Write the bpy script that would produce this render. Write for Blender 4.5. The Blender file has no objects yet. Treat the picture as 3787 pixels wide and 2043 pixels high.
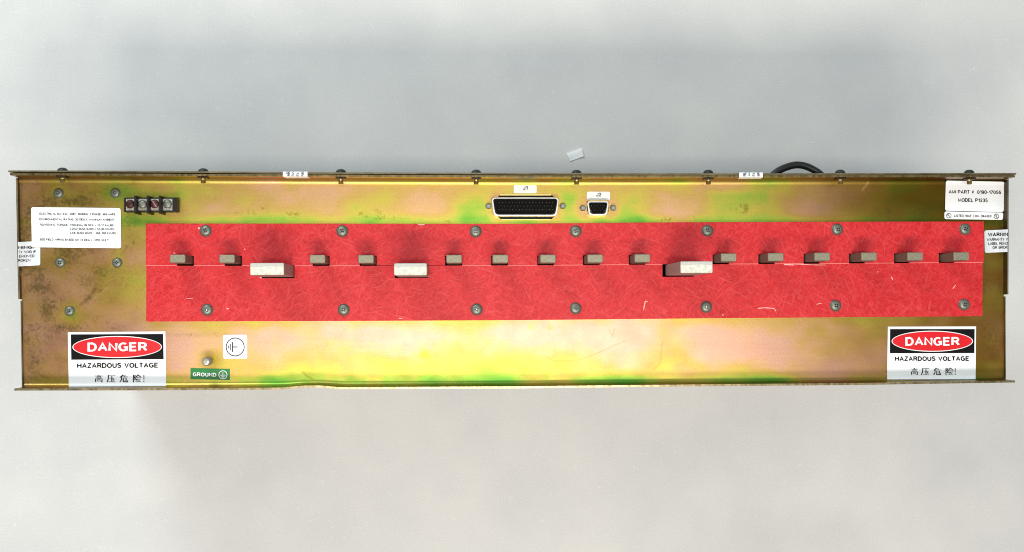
import bpy, bmesh, math, random
import numpy as np
from mathutils import Vector, Matrix
random.seed(4)
rng = np.random.RandomState(7)
S = bpy.context.scene

# ------------------------------------------------------------------ camera
W, H = 3787.0, 2043.0          # measuring grid of the photograph
F = 4300.0                     # focal length on that grid
HC = F / 4480.0                # camera height above the panel face (m)
FOOT = (1690.0, 1150.0)        # where the straight-down line meets the picture
n = Vector((FOOT[0]-W/2, -(FOOT[1]-H/2), -F)).normalized()
zc = -n
roll = math.radians(0.33)
xc = Vector((math.cos(roll), math.sin(roll), 0)); xc = (xc - zc*xc.dot(zc)).normalized()
yc = zc.cross(xc)
R = Matrix((xc, yc, zc))
cam_d = bpy.data.cameras.new('camera'); cam = bpy.data.objects.new('camera', cam_d)
S.collection.objects.link(cam); S.camera = cam
cam.matrix_world = Matrix.Translation((0, 0, HC)) @ R.to_4x4()
cam_d.sensor_width = 36; cam_d.lens = F/W*36; cam_d.clip_start = .01; cam_d.clip_end = 50

# ------------------------------------------------------------------ light
w = bpy.data.worlds.new('World'); S.world = w; w.use_nodes = True
bg = w.node_tree.nodes['Background']
bg.inputs[0].default_value = (.84, .93, 1, 1); bg.inputs[1].default_value = .41
def area(name, loc, target, sx, sy, power, col):
    l = bpy.data.lights.new(name, 'AREA'); l.shape = 'RECTANGLE'; l.size = sx; l.size_y = sy
    l.energy = power; l.color = col
    o = bpy.data.objects.new(name, l); S.collection.objects.link(o); o.location = loc
    o.rotation_euler = (Vector(target)-Vector(loc)).to_track_quat('-Z', 'Y').to_euler()
area('ceiling_tube_lamp', (.07, -.15, 1.75), (.07, 0, 0), 1.0, .10, 9, (1, .97, .9))
area('front_room_lamp', (.0, -.74, 1.40), (0, 0, 0), .8, .22, 17.5, (1, .92, .83))
area('rear_room_lamp', (-.72, 1.30, 1.0), (0, 0, 0), .7, .4, 15.5, (.80, .93, 1))
S.view_settings.view_transform = 'Standard'; S.view_settings.look = 'None'
S.cycles.filter_width = 1.0
S.view_settings.exposure = 0; S.view_settings.gamma = 1

# ------------------------------------------------------------------ helpers
def P(u, v, z=0.0):
    """real-world point seen at (u, v) of the photograph, on the plane of height z"""
    d = R @ Vector((u-W/2, -(v-H/2), -F)); t = (HC-z)/(-d.z)
    return Vector((d.x*t, d.y*t, z))
def Psurf(u, v, zf, lift=0.0):
    z = 0.0
    for _ in range(5):
        p = P(u, v, z); z = zf(p.x, p.y)+lift
    return P(u, v, z)
MM = .001
def srgb(r, g, b):
    f = lambda c: (c/255/12.92 if c/255 <= .04045 else ((c/255+.055)/1.055)**2.4)
    return (f(r), f(g), f(b), 1)
def mat(name, col, rough=.5, metal=0.0, noise=0, nscale=200, bump=0, bscale=400, spec=.5, coat=0):
    m = bpy.data.materials.new(name); m.use_nodes = True; nt = m.node_tree
    b = nt.nodes['Principled BSDF']; b.inputs['Base Color'].default_value = col
    b.inputs['Roughness'].default_value = rough; b.inputs['Metallic'].default_value = metal
    b.inputs['Specular IOR Level'].default_value = spec; b.inputs['Coat Weight'].default_value = coat
    b.inputs['Coat Roughness'].default_value = .25
    tc = nt.nodes.new('ShaderNodeTexCoord')
    if noise:
        tx = nt.nodes.new('ShaderNodeTexNoise'); tx.inputs['Scale'].default_value = nscale; tx.inputs['Detail'].default_value = 5
        mp = nt.nodes.new('ShaderNodeMapRange'); mp.inputs['From Min'].default_value = .3; mp.inputs['From Max'].default_value = .7
        mp.inputs['To Min'].default_value = 1-noise; mp.inputs['To Max'].default_value = 1+noise
        mx = nt.nodes.new('ShaderNodeMix'); mx.data_type = 'RGBA'; mx.blend_type = 'MULTIPLY'; mx.inputs[0].default_value = 1
        nt.links.new(tc.outputs['Object'], tx.inputs['Vector']); nt.links.new(tx.outputs['Fac'], mp.inputs['Value'])
        nt.links.new(mp.outputs[0], mx.inputs[7]); mx.inputs[6].default_value = col
        nt.links.new(mx.outputs[2], b.inputs['Base Color'])
    if bump:
        t2 = nt.nodes.new('ShaderNodeTexNoise'); t2.inputs['Scale'].default_value = bscale; t2.inputs['Detail'].default_value = 4
        bp = nt.nodes.new('ShaderNodeBump'); bp.inputs['Strength'].default_value = bump; bp.inputs['Distance'].default_value = .0006
        nt.links.new(tc.outputs['Object'], t2.inputs['Vector']); nt.links.new(t2.outputs['Fac'], bp.inputs['Height'])
        nt.links.new(bp.outputs[0], b.inputs['Normal'])
    return m

UD = .30                       # depth of the unit behind its face
ORG = P(1893, 1050, 0); ORG.z = -UD
unit = bpy.data.objects.new('electrical_panel', None); S.collection.objects.link(unit)
unit.location = ORG; unit.empty_display_size = .05
unit['label'] = 'long gold chromate metal power panel with red insulating strip, bus bars and danger labels'
unit['category'] = 'electrical panel'
def link(name, me, parent=None, at=None, label=None):
    o = bpy.data.objects.new(name, me); S.collection.objects.link(o)
    base = Vector(at) if at is not None else Vector((0, 0, 0))
    o['_w'] = list(base)
    if parent is not None:
        o.parent = parent
        pw = ORG if parent is unit else Vector(parent['_w'])
        o.location = base-pw
    else: o.location = base
    if label: o['label'] = label
    return o
def mesh(name, vs, fs, m, smooth=False):
    me = bpy.data.meshes.new(name); me.from_pydata([tuple(v) for v in vs], [], fs); me.update()
    if m: me.materials.append(m)
    if smooth:
        for p in me.polygons: p.use_smooth = True
    return me
def bm_mesh(name, bm, m, smooth=False):
    bmesh.ops.recalc_face_normals(bm, faces=bm.faces)
    me = bpy.data.meshes.new(name); bm.to_mesh(me); bm.free(); me.materials.append(m)
    if smooth:
        for p in me.polygons: p.use_smooth = True
    return me
def frustum(bm, base, top):
    """closed solid between two loops with the same number of points"""
    a = [bm.verts.new(p) for p in base]; b = [bm.verts.new(p) for p in top]; k = len(a)
    bm.faces.new(a[::-1]); bm.faces.new(b)
    for i in range(k): bm.faces.new((a[i], a[(i+1) % k], b[(i+1) % k], b[i]))
def bx(bm, x0, x1, y0, y1, z0, z1):
    q = [(x0, y0), (x1, y0), (x1, y1), (x0, y1)]
    frustum(bm, [(x, y, z0) for x, y in q], [(x, y, z1) for x, y in q])
def lathe(bm, prof, seg=28, axis='z', c=(0, 0, 0)):
    rings = []
    for r, h in prof:
        ring = []
        for i in range(seg):
            a = 2*math.pi*i/seg; p = (r*math.cos(a), r*math.sin(a), h)
            if axis == 'y': p = (p[0], p[2], p[1])
            ring.append(bm.verts.new(Vector(p)+Vector(c)))
        rings.append(ring)
    for A, B in zip(rings, rings[1:]):
        for i in range(seg): bm.faces.new((A[i], A[(i+1) % seg], B[(i+1) % seg], B[i]))
    bm.faces.new(rings[0][::-1]); bm.faces.new(rings[-1])
def prism(loop, z0, z1):
    """extruded outline of (x,y) points; returns bmesh"""
    bm = bmesh.new(); frustum(bm, [(x, y, z0) for x, y in loop], [(x, y, z1) for x, y in loop]); return bm
def interp(pts):
    xs = [p[0] for p in pts]; ys = [p[1] for p in pts]
    return lambda u: float(np.interp(u, xs, ys))

# ------------------------------------------------------------------ numpy colour plan of the chromate plating
def vnoise(nu, nv, cu, cv, seed):
    r = np.random.RandomState(seed); g = r.rand(int(nv/cv)+3, int(nu/cu)+3)
    x = np.arange(nu)/cu; y = np.arange(nv)/cv
    xi = x.astype(int); yi = y.astype(int); fx = x-xi; fy = y-yi; fx = fx*fx*(3-2*fx); fy = fy*fy*(3-2*fy)
    a = g[yi][:, xi]; b = g[yi][:, xi+1]; c = g[yi+1][:, xi]; d = g[yi+1][:, xi+1]
    return (a*(1-fx)+b*fx)*(1-fy[:, None])+(c*(1-fx)+d*fx)*fy[:, None]
CU0, CV0, NU, NV, ST = 70, 640, 1230, 270, 3.0
UU, VV = np.meshgrid(CU0+np.arange(NU)*ST, CV0+np.arange(NV)*ST)
def gs(u, v, ru, rv): return np.exp(-((UU-u)/ru)**2-((VV-v)/rv)**2)
t = .42+.46*(vnoise(NU, NV, 62, 26, 1)-.5)+.26*(vnoise(NU, NV, 24, 15, 2)-.5)+.12*(vnoise(NU, NV, 9, 7, 3)-.5)
# green interference bands along the bends and the board edge, and halos round holes and screws
t += -.10*np.clip((VV-1180)/60, 0, 1)+.29*np.exp(-((VV-1410)/20)**2)*(.55+.9*vnoise(NU, NV, 50, 300, 5))
t += .30*np.exp(-((VV-818)/22)**2)
t += .10*np.exp(-((VV-672)/12)**2)
for (u, v, ru, rv, a) in [(215, 715, 60, 45, .28), (425, 714, 60, 45, .30), (221, 972, 30, 55, .3), (432, 960, 30, 50, .3),
                          (256, 1150, 36, 50, .42), (1745, 775, 90, 65, .34), (2110, 768, 60, 60, .32), (2335, 790, 90, 50, .30),
                          (1960, 760, 170, 90, .12), (1900, 690, 120, 22, -.15), (740, 705, 120, 40, .22), (905, 740, 60, 30, .2),
                          (1010, 810, 180, 30, .2), (2760, 1400, 130, 60, .38), (2310, 1400, 60, 40, .2), (1130, 1390, 120, 40, .25),
                          (2500, 790, 120, 30, -.25), (2530, 745, 90, 35, -.2), (2660, 695, 80, 20, -.2), (1310, 700, 150, 25, -.2),
                          (1560, 775, 110, 30, -.25), (620, 700, 60, 25, -.3), (640, 1300, 70, 70, -.35), (2630, 1260, 90, 60, -.3),
                          (2250, 1260, 220, 60, -.22), (1500, 1350, 330, 45, .22), (1880, 1370, 200, 40, .25), (790, 1320, 60, 40, .12),
                          (2960, 770, 90, 40, -.2), (2680, 740, 160, 60, .12), (3180, 700, 70, 40, -.18), (3300, 1300, 200, 100, -.1),
                          (2180, 700, 120, 20, -.15)]:
    t = t+a*gs(u, v, ru, rv)
for (u, v, ru, rv) in [(1942, 764, 132, 50), (2211, 768, 78, 42)]:       # tan rim right round the connector cutouts
    d = np.hypot(np.maximum(np.abs(UU-u)-ru+26, 0), np.maximum(np.abs(VV-v)-rv+26, 0))+14*(vnoise(NU, NV, 14, 10, 77)-.5); t = t*(1-.5*np.exp(-(np.maximum(d-10, 0)/20)**2))
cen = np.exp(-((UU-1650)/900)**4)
t = t-.16*np.clip((600-UU)/300, 0, 1)-.09*np.clip((VV-1180)/30, 0, 1)*np.clip((1400-VV)/30, 0, 1)
t = t+.05*(VV < 840)
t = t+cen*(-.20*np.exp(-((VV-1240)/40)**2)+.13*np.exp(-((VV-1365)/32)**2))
t = np.clip(t, 0, 1)
pal_t = [0, .2, .38, .58, .78, 1]
pal = np.array([(206, 160, 136), (204, 162, 116), (194, 160, 90), (190, 174, 78), (154, 178, 68), (104, 164, 58)], float)
def lin(c): c = c/255; return np.where(c <= .04045, c/12.92, ((c+.055)/1.055)**2.4)
palL = lin(pal)
RGB = np.stack([np.interp(t, pal_t, palL[:, k]) for k in range(3)], -1)
# darker, browner plating tone towards the right and left ends
end_tint = np.clip((UU-2700)/850, 0, 1)**1.2*.95+np.clip((700-UU)/350, 0, 1)*.62
end_tint = np.clip(end_tint*(.8+.4*vnoise(NU, NV, 20, 16, 8)), 0, 1)[..., None]
right_tint = (gs(3420, 745, 380, 120)*.9)[..., None]; RGB = RGB*(1-right_tint)+(RGB*np.array([.36, .28, .03]))*right_tint
RGB = RGB*(1-end_tint)+(RGB*np.array([.44, .34, .17]))*end_tint
def blend(mask, col, a=1):
    global RGB
    m_ = np.clip(mask*a, 0, 1)[..., None]; RGB = RGB*(1-m_)+lin(np.array(col, float))*m_
# dirt: dark mottling on the left end, a few rubbed stains along the top strip
fine = .30*vnoise(NU, NV, 2.6, 2.2, 11)+.36*vnoise(NU, NV, 1.4, 1.3, 12)+.34*vnoise(NU, NV, 16, 12, 13)
streak = .4*vnoise(NU, NV, 1.3, 2.6, 14)+.3*vnoise(NU, NV, 2.5, 1.4, 15)+.3*vnoise(NU, NV, 7, 5, 16)
reg = np.zeros_like(UU)
for (u, v, ru, rv, a) in [(100, 830, 60, 120, 1), (240, 745, 160, 22, .9), (330, 752, 80, 20, .9), (135, 1040, 45, 60, .95), (110, 960, 40, 90, .6), (250, 935, 70, 28, .9),
                          (150, 1130, 55, 70, .7), (110, 1300, 50, 150, .55), (322, 1105, 26, 24, .7), (352, 1075, 24, 22, .7), (480, 880, 30, 70, .5),
                          (200, 1215, 160, 20, .5), (650, 1240, 300, 10, .3), (3650, 1150, 60, 250, .45), (3670, 850, 40, 180, .5), (3300, 780, 170, 60, .35), (300, 1000, 160, 60, .4)]:
    reg = np.maximum(reg, a*gs(u, v, ru, rv))
dm = np.clip((fine-(.66-.30*reg))*5, 0, 1)*np.clip(reg*2.2, 0, 1)
blend(np.clip(reg, 0, 1), (126, 104, 58), .34); blend(dm, (66, 60, 36), .5)
blend(np.clip((fine-.5)*3, 0, 1)*np.clip((650-UU)/200, 0, 1), (104, 86, 44), .4)
blend(np.clip((.5-fine)*3, 0, 1)*np.clip((650-UU)/200, 0, 1), (170, 140, 84), .4)
for (u, v, ru, rv, a) in [(1345, 795, 28, 14, .9), (1402, 790, 22, 26, .9), (1470, 805, 60, 16, .5), (960, 765, 40, 12, .6), (930, 785, 60, 14, .5), (1085, 795, 35, 10, .6),
                          (1650, 810, 26, 22, .5), (2730, 775, 90, 24, .6), (2470, 812, 40, 8, .7), (2560, 815, 30, 6, .6), (1470, 1310, 6, 5, 0), (700, 1240, 8, 6, .8),
                          (697, 1262, 5, 7, .8), (700, 1395, 8, 8, .6), (745, 1415, 40, 5, .5)]:
    m_ = a*gs(u, v, ru, rv); blend(np.clip((streak-(.70-.30*m_))*6, 0, 1)*np.clip(m_*2, 0, 1), (110, 92, 24), .6)
blend(gs(1563, 1312, 22, 17)*(.5+vnoise(NU, NV, 5, 4, 22)), (214, 160, 40), .8)
for (u, v, r) in [(1960, 1210, 13), (2030, 1212, 14)]: blend(np.clip((r-np.hypot(UU-u, VV-v))/3, 0, 1), (218, 160, 70), .45)
blend(np.clip(1.2-np.hypot((UU-772)/46, (VV-1334)/44), 0, 1)*3*np.clip(np.hypot(UU-774, VV-1337)-18, 0, 1), (150, 128, 52), .25)
blend(np.clip(1-np.hypot((UU-774)/27, (VV-1336)/25), 0, 1)*3, (160, 140, 40), .6)
def stroke(pts, wd, col, a):
    for (x0, y0), (x1, y1) in zip(pts, pts[1:]):
        L = math.hypot(x1-x0, y1-y0); s_ = np.clip(((UU-x0)*(x1-x0)+(VV-y0)*(y1-y0))/L**2, 0, 1)
        d = np.hypot(UU-x0-s_*(x1-x0), VV-y0-s_*(y1-y0)); blend(np.clip((wd-d)/ST+.5, 0, 1), col, a)
stroke([(2010, 1320), (2045, 1337), (2130, 1335), (2210, 1305), (2310, 1260)], 1.6, (176, 92, 46), .38)
stroke([(2447, 1262), (2440, 1310), (2437, 1345), (2410, 1367)], 1.5, (150, 92, 40), .45)
stroke([(2247, 1220), (2261, 1246), (2268, 1215)], 1.5, (176, 92, 46), .45)
stroke([(1108, 1375), (1125, 1392), (1150, 1404)], 1.6, (120, 90, 20), .6)
stroke([(3188, 705), (3211, 676)], 2, (236, 190, 120), .5)
stroke([(325, 1120), (365, 1085), (392, 1065)], 2, (190, 165, 110), .4)
stroke([(290, 1128), (320, 1105), (345, 1070)], 6, (104, 80, 38), .4)
for _ in range(120):
    u = 560+rng.rand()*3100; v = 1205+rng.rand()*210 if rng.rand() < .6 else 670+rng.rand()*150
    blend(np.clip((.9+rng.rand()*1.4-np.hypot(UU-u, VV-v))/2+.4, 0, 1), (120, 70, 20), .55*rng.rand()+.1)
for _ in range(70):
    u = 500+rng.rand()*3000; v = 1200+rng.rand()*210; a = rng.rand()*3.1; L = 15+rng.rand()*70
    stroke([(u, v), (u+L*math.cos(a), v+L*.5*math.sin(a))], 1, (240, 205, 140), .13)
RGB *= (1+.07*(vnoise(NU, NV, 1.4, 1.4, 31)-.5)+.05*(vnoise(NU, NV, 60, 1.5, 32)-.5))[..., None]
RGBf = RGB
def plate_col(u, v):
    i = min(max((v-CV0)/ST, 0), NV-1.001); j = min(max((u-CU0)/ST, 0), NU-1.001)
    return RGBf[int(i+.5), int(j+.5)]

# ------------------------------------------------------------------ materials
def plating(name, attr=True, col=None, rough=.39, metal=.9):
    m = bpy.data.materials.new(name); m.use_nodes = True; nt = m.node_tree; b = nt.nodes['Principled BSDF']
    b.inputs['Metallic'].default_value = metal; b.inputs['Roughness'].default_value = rough
    tc = nt.nodes.new('ShaderNodeTexCoord')
    tx = nt.nodes.new('ShaderNodeTexNoise'); tx.inputs['Scale'].default_value = 900; tx.inputs['Detail'].default_value = 3
    nt.links.new(tc.outputs['Object'], tx.inputs['Vector'])
    mp = nt.nodes.new('ShaderNodeMapRange'); mp.inputs['From Min'].default_value = .3; mp.inputs['From Max'].default_value = .7
    mp.inputs['To Min'].default_value = .90; mp.inputs['To Max'].default_value = 1.08
    nt.links.new(tx.outputs['Fac'], mp.inputs['Value'])
    mx = nt.nodes.new('ShaderNodeMix'); mx.data_type = 'RGBA'; mx.blend_type = 'MULTIPLY'; mx.inputs[0].default_value = 1
    if attr:
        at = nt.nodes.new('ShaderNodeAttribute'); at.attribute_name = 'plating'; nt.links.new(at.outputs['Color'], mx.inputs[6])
    else:
        n2 = nt.nodes.new('ShaderNodeTexNoise'); n2.inputs['Scale'].default_value = 45; n2.inputs['Detail'].default_value = 6
        n2.inputs['Roughness'].default_value = .7
        cr = nt.nodes.new('ShaderNodeValToRGB'); cr.color_ramp.elements[0].position = .35; cr.color_ramp.elements[1].position = .66
        cr.color_ramp.elements[0].color = tuple(c*.45 for c in col[:3])+(1,); cr.color_ramp.elements[1].color = col
        nt.links.new(tc.outputs['Object'], n2.inputs['Vector']); nt.links.new(n2.outputs['Fac'], cr.inputs[0])
        nt.links.new(cr.outputs[0], mx.inputs[6])
    nt.links.new(mp.outputs[0], mx.inputs[7]); nt.links.new(mx.outputs[2], b.inputs['Base Color'])
    n3 = nt.nodes.new('ShaderNodeTexNoise'); n3.inputs['Scale'].default_value = 60; n3.inputs['Detail'].default_value = 6
    nt.links.new(tc.outputs['Object'], n3.inputs['Vector'])
    m3 = nt.nodes.new('ShaderNodeMapRange'); m3.inputs['To Min'].default_value = rough-.08; m3.inputs['To Max'].default_value = rough+.1
    nt.links.new(n3.outputs['Fac'], m3.inputs['Value']); nt.links.new(m3.outputs[0], b.inputs['Roughness'])
    bp = nt.nodes.new('ShaderNodeBump'); bp.inputs['Strength'].default_value = .12; bp.inputs['Distance'].default_value = .0003
    nt.links.new(tx.outputs['Fac'], bp.inputs['Height']); nt.links.new(bp.outputs[0], b.inputs['Normal'])
    return m
M_plate = plating('yellow_chromate_plating')
M_edge = plating('weathered_plate_edge', False, srgb(128, 116, 86), .5, .5)
M_side = plating('shaded_brown_plating', False, srgb(70, 52, 28), .5, .5)  # dark brown; also paints in the occlusion shade of the side walls
M_dark = mat('dark_interior', (.012, .009, .007, 1), .8)
M_black = mat('black_phenolic', srgb(22, 17, 12), .5, noise=.3, nscale=300, spec=.3)
M_blackin = mat('black_connector_insert', (.004, .003, .003, 1), .7, spec=.12)
M_ink = mat('black_ink', srgb(10, 10, 10), .5, spec=.15, noise=.4, nscale=200)
M_inkgrey = mat('thin_black_ink', srgb(22, 24, 26), .5, spec=.15)
M_paper = mat('white_label_film', srgb(244, 246, 246), .35, noise=.02, nscale=80)
M_papercool = mat('void_label_film', srgb(218, 221, 223), .3, noise=.05, nscale=90)
M_dred = mat('danger_red_ink', srgb(216, 4, 22), .4, noise=.06, nscale=150)
M_dwhite = mat('white_ink', srgb(238, 238, 236), .4)
M_green = mat('green_label', srgb(2, 124, 50), .4, noise=.05)
M_screw = mat('grey_zinc_screw', srgb(124, 128, 116), .45, .6, noise=.25, nscale=700)
M_recess = mat('screw_recess', srgb(60, 60, 50), .3, .8)
M_glint = mat('bright_steel_glint', srgb(240, 240, 235), .15, 1.0)
M_barS = mat('tarnished_bar', srgb(142, 136, 115), .5, .45, noise=.16, nscale=500, bump=.3, bscale=900)
M_barSside = mat('bar_flank', srgb(98, 92, 76), .6, .1, noise=.18, nscale=500)
M_barB = mat('sawn_tin_plated_bar', srgb(222, 217, 200), .6, .2, noise=.26, nscale=330, bump=1, bscale=1100)
nt = M_barB.node_tree; pb = nt.nodes['Principled BSDF']; src = pb.inputs['Base Color'].links[0].from_socket
tcb = [x for x in nt.nodes if x.type == 'TEX_COORD'][0]; sx_ = nt.nodes.new('ShaderNodeSeparateXYZ'); nt.links.new(tcb.outputs['Object'], sx_.inputs[0])
nb = nt.nodes.new('ShaderNodeTexNoise'); nb.inputs['Scale'].default_value = 120; nt.links.new(tcb.outputs['Object'], nb.inputs['Vector'])
ma = nt.nodes.new('ShaderNodeMath'); ma.operation = 'MULTIPLY_ADD'; ma.inputs[1].default_value = .003; nt.links.new(nb.outputs['Fac'], ma.inputs[0]); nt.links.new(sx_.outputs['Y'], ma.inputs[2])
mr_ = nt.nodes.new('ShaderNodeMapRange'); mr_.inputs['From Min'].default_value = .0030; mr_.inputs['From Max'].default_value = .0034; nt.links.new(ma.outputs[0], mr_.inputs['Value'])
mb = nt.nodes.new('ShaderNodeMix'); mb.data_type = 'RGBA'; mb.inputs[7].default_value = srgb(196, 196, 186); nt.links.new(mr_.outputs[0], mb.inputs[0]); nt.links.new(src, mb.inputs[6]); nt.links.new(mb.outputs[2], pb.inputs['Base Color'])
M_barBside = mat('tin_plated_flank', srgb(150, 138, 130), .5, .15, noise=.12, nscale=300)
M_tin = mat('tin_shell', srgb(226, 224, 218), .3, 1.0, noise=.08, nscale=400)
M_pin = mat('pin_metal', srgb(150, 140, 120), .3, .9)
M_term = mat('tin_terminal', srgb(160, 156, 146), .45, .5, noise=.35, nscale=900, bump=.6, bscale=900)
M_rust = mat('red_lacquered_screw', srgb(60, 14, 8), .45, .2, noise=.5, nscale=700)
M_rust2 = mat('reddish_screw', srgb(92, 44, 36), .45, .4, noise=.4, nscale=700)
M_cable = mat('black_cable_jacket', srgb(18, 23, 21), .38, noise=.25, nscale=120, coat=.3)
M_head = mat('blackened_screw_head', srgb(52, 58, 56), .4, .4, noise=.25, nscale=900)
M_brass = mat('plated_thread', srgb(176, 152, 96), .35, .85, noise=.3, nscale=900)

def board_material():
    m = bpy.data.materials.new('red_fibre_board'); m.use_nodes = True; nt = m.node_tree; b = nt.nodes['Principled BSDF']
    b.inputs['Roughness'].default_value = .42; b.inputs['Specular IOR Level'].default_value = .25
    tc = nt.nodes.new('ShaderNodeTexCoord'); L = nt.links.new
    # straight chopped glass fibres: noise stretched along several directions
    prev = None
    dn = nt.nodes.new('ShaderNodeTexNoise'); dn.inputs['Scale'].default_value = 24; dn.inputs['Detail'].default_value = 1
    add = nt.nodes.new('ShaderNodeVectorMath'); add.operation = 'MULTIPLY_ADD'; add.inputs[1].default_value = (.010,)*3
    L(tc.outputs['Object'], dn.inputs['Vector']); L(dn.outputs['Color'], add.inputs[0]); L(tc.outputs['Object'], add.inputs[2])
    for i, (ang, sc, st) in enumerate([(.35, 620, .075), (1.05, 560, .08), (1.8, 680, .07), (2.45, 600, .08), (2.9, 740, .09), (.8, 640, .16), (2.1, 700, .18)]):
        rt = nt.nodes.new('ShaderNodeMapping'); rt.inputs['Rotation'].default_value = (0, 0, ang); rt.inputs['Location'].default_value = (i*3.7, i*1.9, 0)
        ss = nt.nodes.new('ShaderNodeVectorMath'); ss.operation = 'MULTIPLY'; ss.inputs[1].default_value = (sc*st, sc, sc*.2)
        fn = nt.nodes.new('ShaderNodeTexNoise'); fn.inputs['Scale'].default_value = 1; fn.inputs['Detail'].default_value = 1
        L(add.outputs[0], rt.inputs['Vector']); L(rt.outputs[0], ss.inputs[0]); L(ss.outputs[0], fn.inputs['Vector'])
        ml = nt.nodes.new('ShaderNodeMapRange'); ml.inputs['From Min'].default_value = .60; ml.inputs['From Max'].default_value = .78; L(fn.outputs['Fac'], ml.inputs['Value'])
        if prev is None: prev = ml
        else:
            mm = nt.nodes.new('ShaderNodeMath'); mm.operation = 'MAXIMUM'; L(prev.outputs[0], mm.inputs[0]); L(ml.outputs[0], mm.inputs[1]); prev = mm
    bl = nt.nodes.new('ShaderNodeTexNoise'); bl.inputs['Scale'].default_value = 125; bl.inputs['Detail'].default_value = 8; bl.inputs['Roughness'].default_value = .62
    bl.inputs['Distortion'].default_value = 2.2
    L(tc.outputs['Object'], bl.inputs['Vector'])
    cr = nt.nodes.new('ShaderNodeValToRGB'); cr.color_ramp.elements[0].position = .3; cr.color_ramp.elements[1].position = .72
    cr.color_ramp.elements[0].color = srgb(180, 24, 29); cr.color_ramp.elements[1].color = srgb(213, 50, 54)
    e = cr.color_ramp.elements.new(.52); e.color = srgb(201, 37, 42)
    L(bl.outputs['Fac'], cr.inputs[0])
    mx = nt.nodes.new('ShaderNodeMix'); mx.data_type = 'RGBA'; mx.inputs[7].default_value = srgb(238, 104, 104)
    sc_ = nt.nodes.new('ShaderNodeMath'); sc_.operation = 'MULTIPLY'; sc_.inputs[1].default_value = .27; L(prev.outputs[0], sc_.inputs[0])
    L(sc_.outputs[0], mx.inputs[0]); L(cr.outputs[0], mx.inputs[6]); L(mx.outputs[2], b.inputs['Base Color'])
    bp = nt.nodes.new('ShaderNodeBump'); bp.inputs['Strength'].default_value = .3; bp.inputs['Distance'].default_value = .0004
    su = nt.nodes.new('ShaderNodeMath'); su.operation = 'ADD'; L(prev.outputs[0], su.inputs[0]); L(bl.outputs['Fac'], su.inputs[1])
    L(su.outputs[0], bp.inputs['Height']); L(bp.outputs[0], b.inputs['Normal'])
    return m
M_board = board_material()
M_boardcut = mat('pale_cut_edge', srgb(236, 120, 116), .6)

def table_material():
    m = bpy.data.materials.new('pale_table_laminate'); m.use_nodes = True; nt = m.node_tree; b = nt.nodes['Principled BSDF']; L = nt.links.new
    b.inputs['Roughness'].default_value = .5; b.inputs['Specular IOR Level'].default_value = .25
    tc = nt.nodes.new('ShaderNodeTexCoord')
    n1 = nt.nodes.new('ShaderNodeTexNoise'); n1.inputs['Scale'].default_value = 11; n1.inputs['Detail'].default_value = 5
    cr = nt.nodes.new('ShaderNodeValToRGB'); cr.color_ramp.elements[0].position = .3; cr.color_ramp.elements[1].position = .7
    cr.color_ramp.elements[0].color = srgb(213, 212, 209); cr.color_ramp.elements[1].color = srgb(226, 224, 219)
    n2 = nt.nodes.new('ShaderNodeTexNoise'); n2.inputs['Scale'].default_value = 520; n2.inputs['Detail'].default_value = 4
    mr = nt.nodes.new('ShaderNodeMapRange'); mr.inputs['From Min'].default_value = .3; mr.inputs['From Max'].default_value = .7
    mr.inputs['To Min'].default_value = .95; mr.inputs['To Max'].default_value = 1.04
    mx = nt.nodes.new('ShaderNodeMix'); mx.data_type = 'RGBA'; mx.blend_type = 'MULTIPLY'; mx.inputs[0].default_value = 1
    n3 = nt.nodes.new('ShaderNodeTexNoise'); n3.inputs['Scale'].default_value = 240; n3.inputs['Detail'].default_value = 2; n3.inputs['Distortion'].default_value = 1.5
    m3 = nt.nodes.new('ShaderNodeMapRange'); m3.inputs['From Min'].default_value = .64; m3.inputs['From Max'].default_value = .76
    m3.inputs['To Max'].default_value = .45
    m2 = nt.nodes.new('ShaderNodeMix'); m2.data_type = 'RGBA'; m2.inputs[7].default_value = srgb(240, 240, 238)
    for x in (n1, n2, n3): L(tc.outputs['Object'], x.inputs['Vector'])
    L(n1.outputs['Fac'], cr.inputs[0]); L(cr.outputs[0], mx.inputs[6]); L(n2.outputs['Fac'], mr.inputs['Value']); L(mr.outputs[0], mx.inputs[7])
    L(n3.outputs['Fac'], m3.inputs['Value']); L(m3.outputs[0], m2.inputs[0]); L(mx.outputs[2], m2.inputs[6]); L(m2.outputs[2], b.inputs['Base Color'])
    return m

# ------------------------------------------------------------------ the surface it rests on
tb = bmesh.new(); bx(tb, -3, 3, -2.5, 2.5, -UD-.03, -UD)
tbl = link('table_top', bm_mesh('table_top', tb, table_material())); tbl['kind'] = 'structure'

# small white scrap of tape on the table
zt = -UD+.0006
c4 = [P(u, v, zt) for u, v in [(2094, 568.7), (2149.7, 548.7), (2157.9, 578.8), (2108, 597)]]
cc = sum(c4, Vector())/4
nx, ny = 10, 6; vs = []
for k in range(2):
    for j in range(ny+1):
        for i in range(nx+1):
            a, b_ = i/nx, j/ny
            p = c4[0].lerp(c4[1], a).lerp(c4[3].lerp(c4[2], a), b_)
            vs.append((p.x-cc.x, p.y-cc.y, .0010*(a-.35)**2*4+.0004*math.sin(5*b_)+.0004 + (.0010 if k else 0)))
N = (nx+1)*(ny+1); fs = []
for j in range(ny):
    for i in range(nx):
        q = (j*(nx+1)+i, j*(nx+1)+i+1, (j+1)*(nx+1)+i+1, (j+1)*(nx+1)+i); fs += [q[::-1], tuple(N+x for x in q)]
border = [i for i in range(nx)]+[j*(nx+1)+nx for j in range(ny)]+[ny*(nx+1)+i for i in range(nx, 0, -1)]+[j*(nx+1) for j in range(ny, 0, -1)]
for a, b_ in zip(border, border[1:]+border[:1]): fs.append((a, b_, N+b_, N+a))
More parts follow.
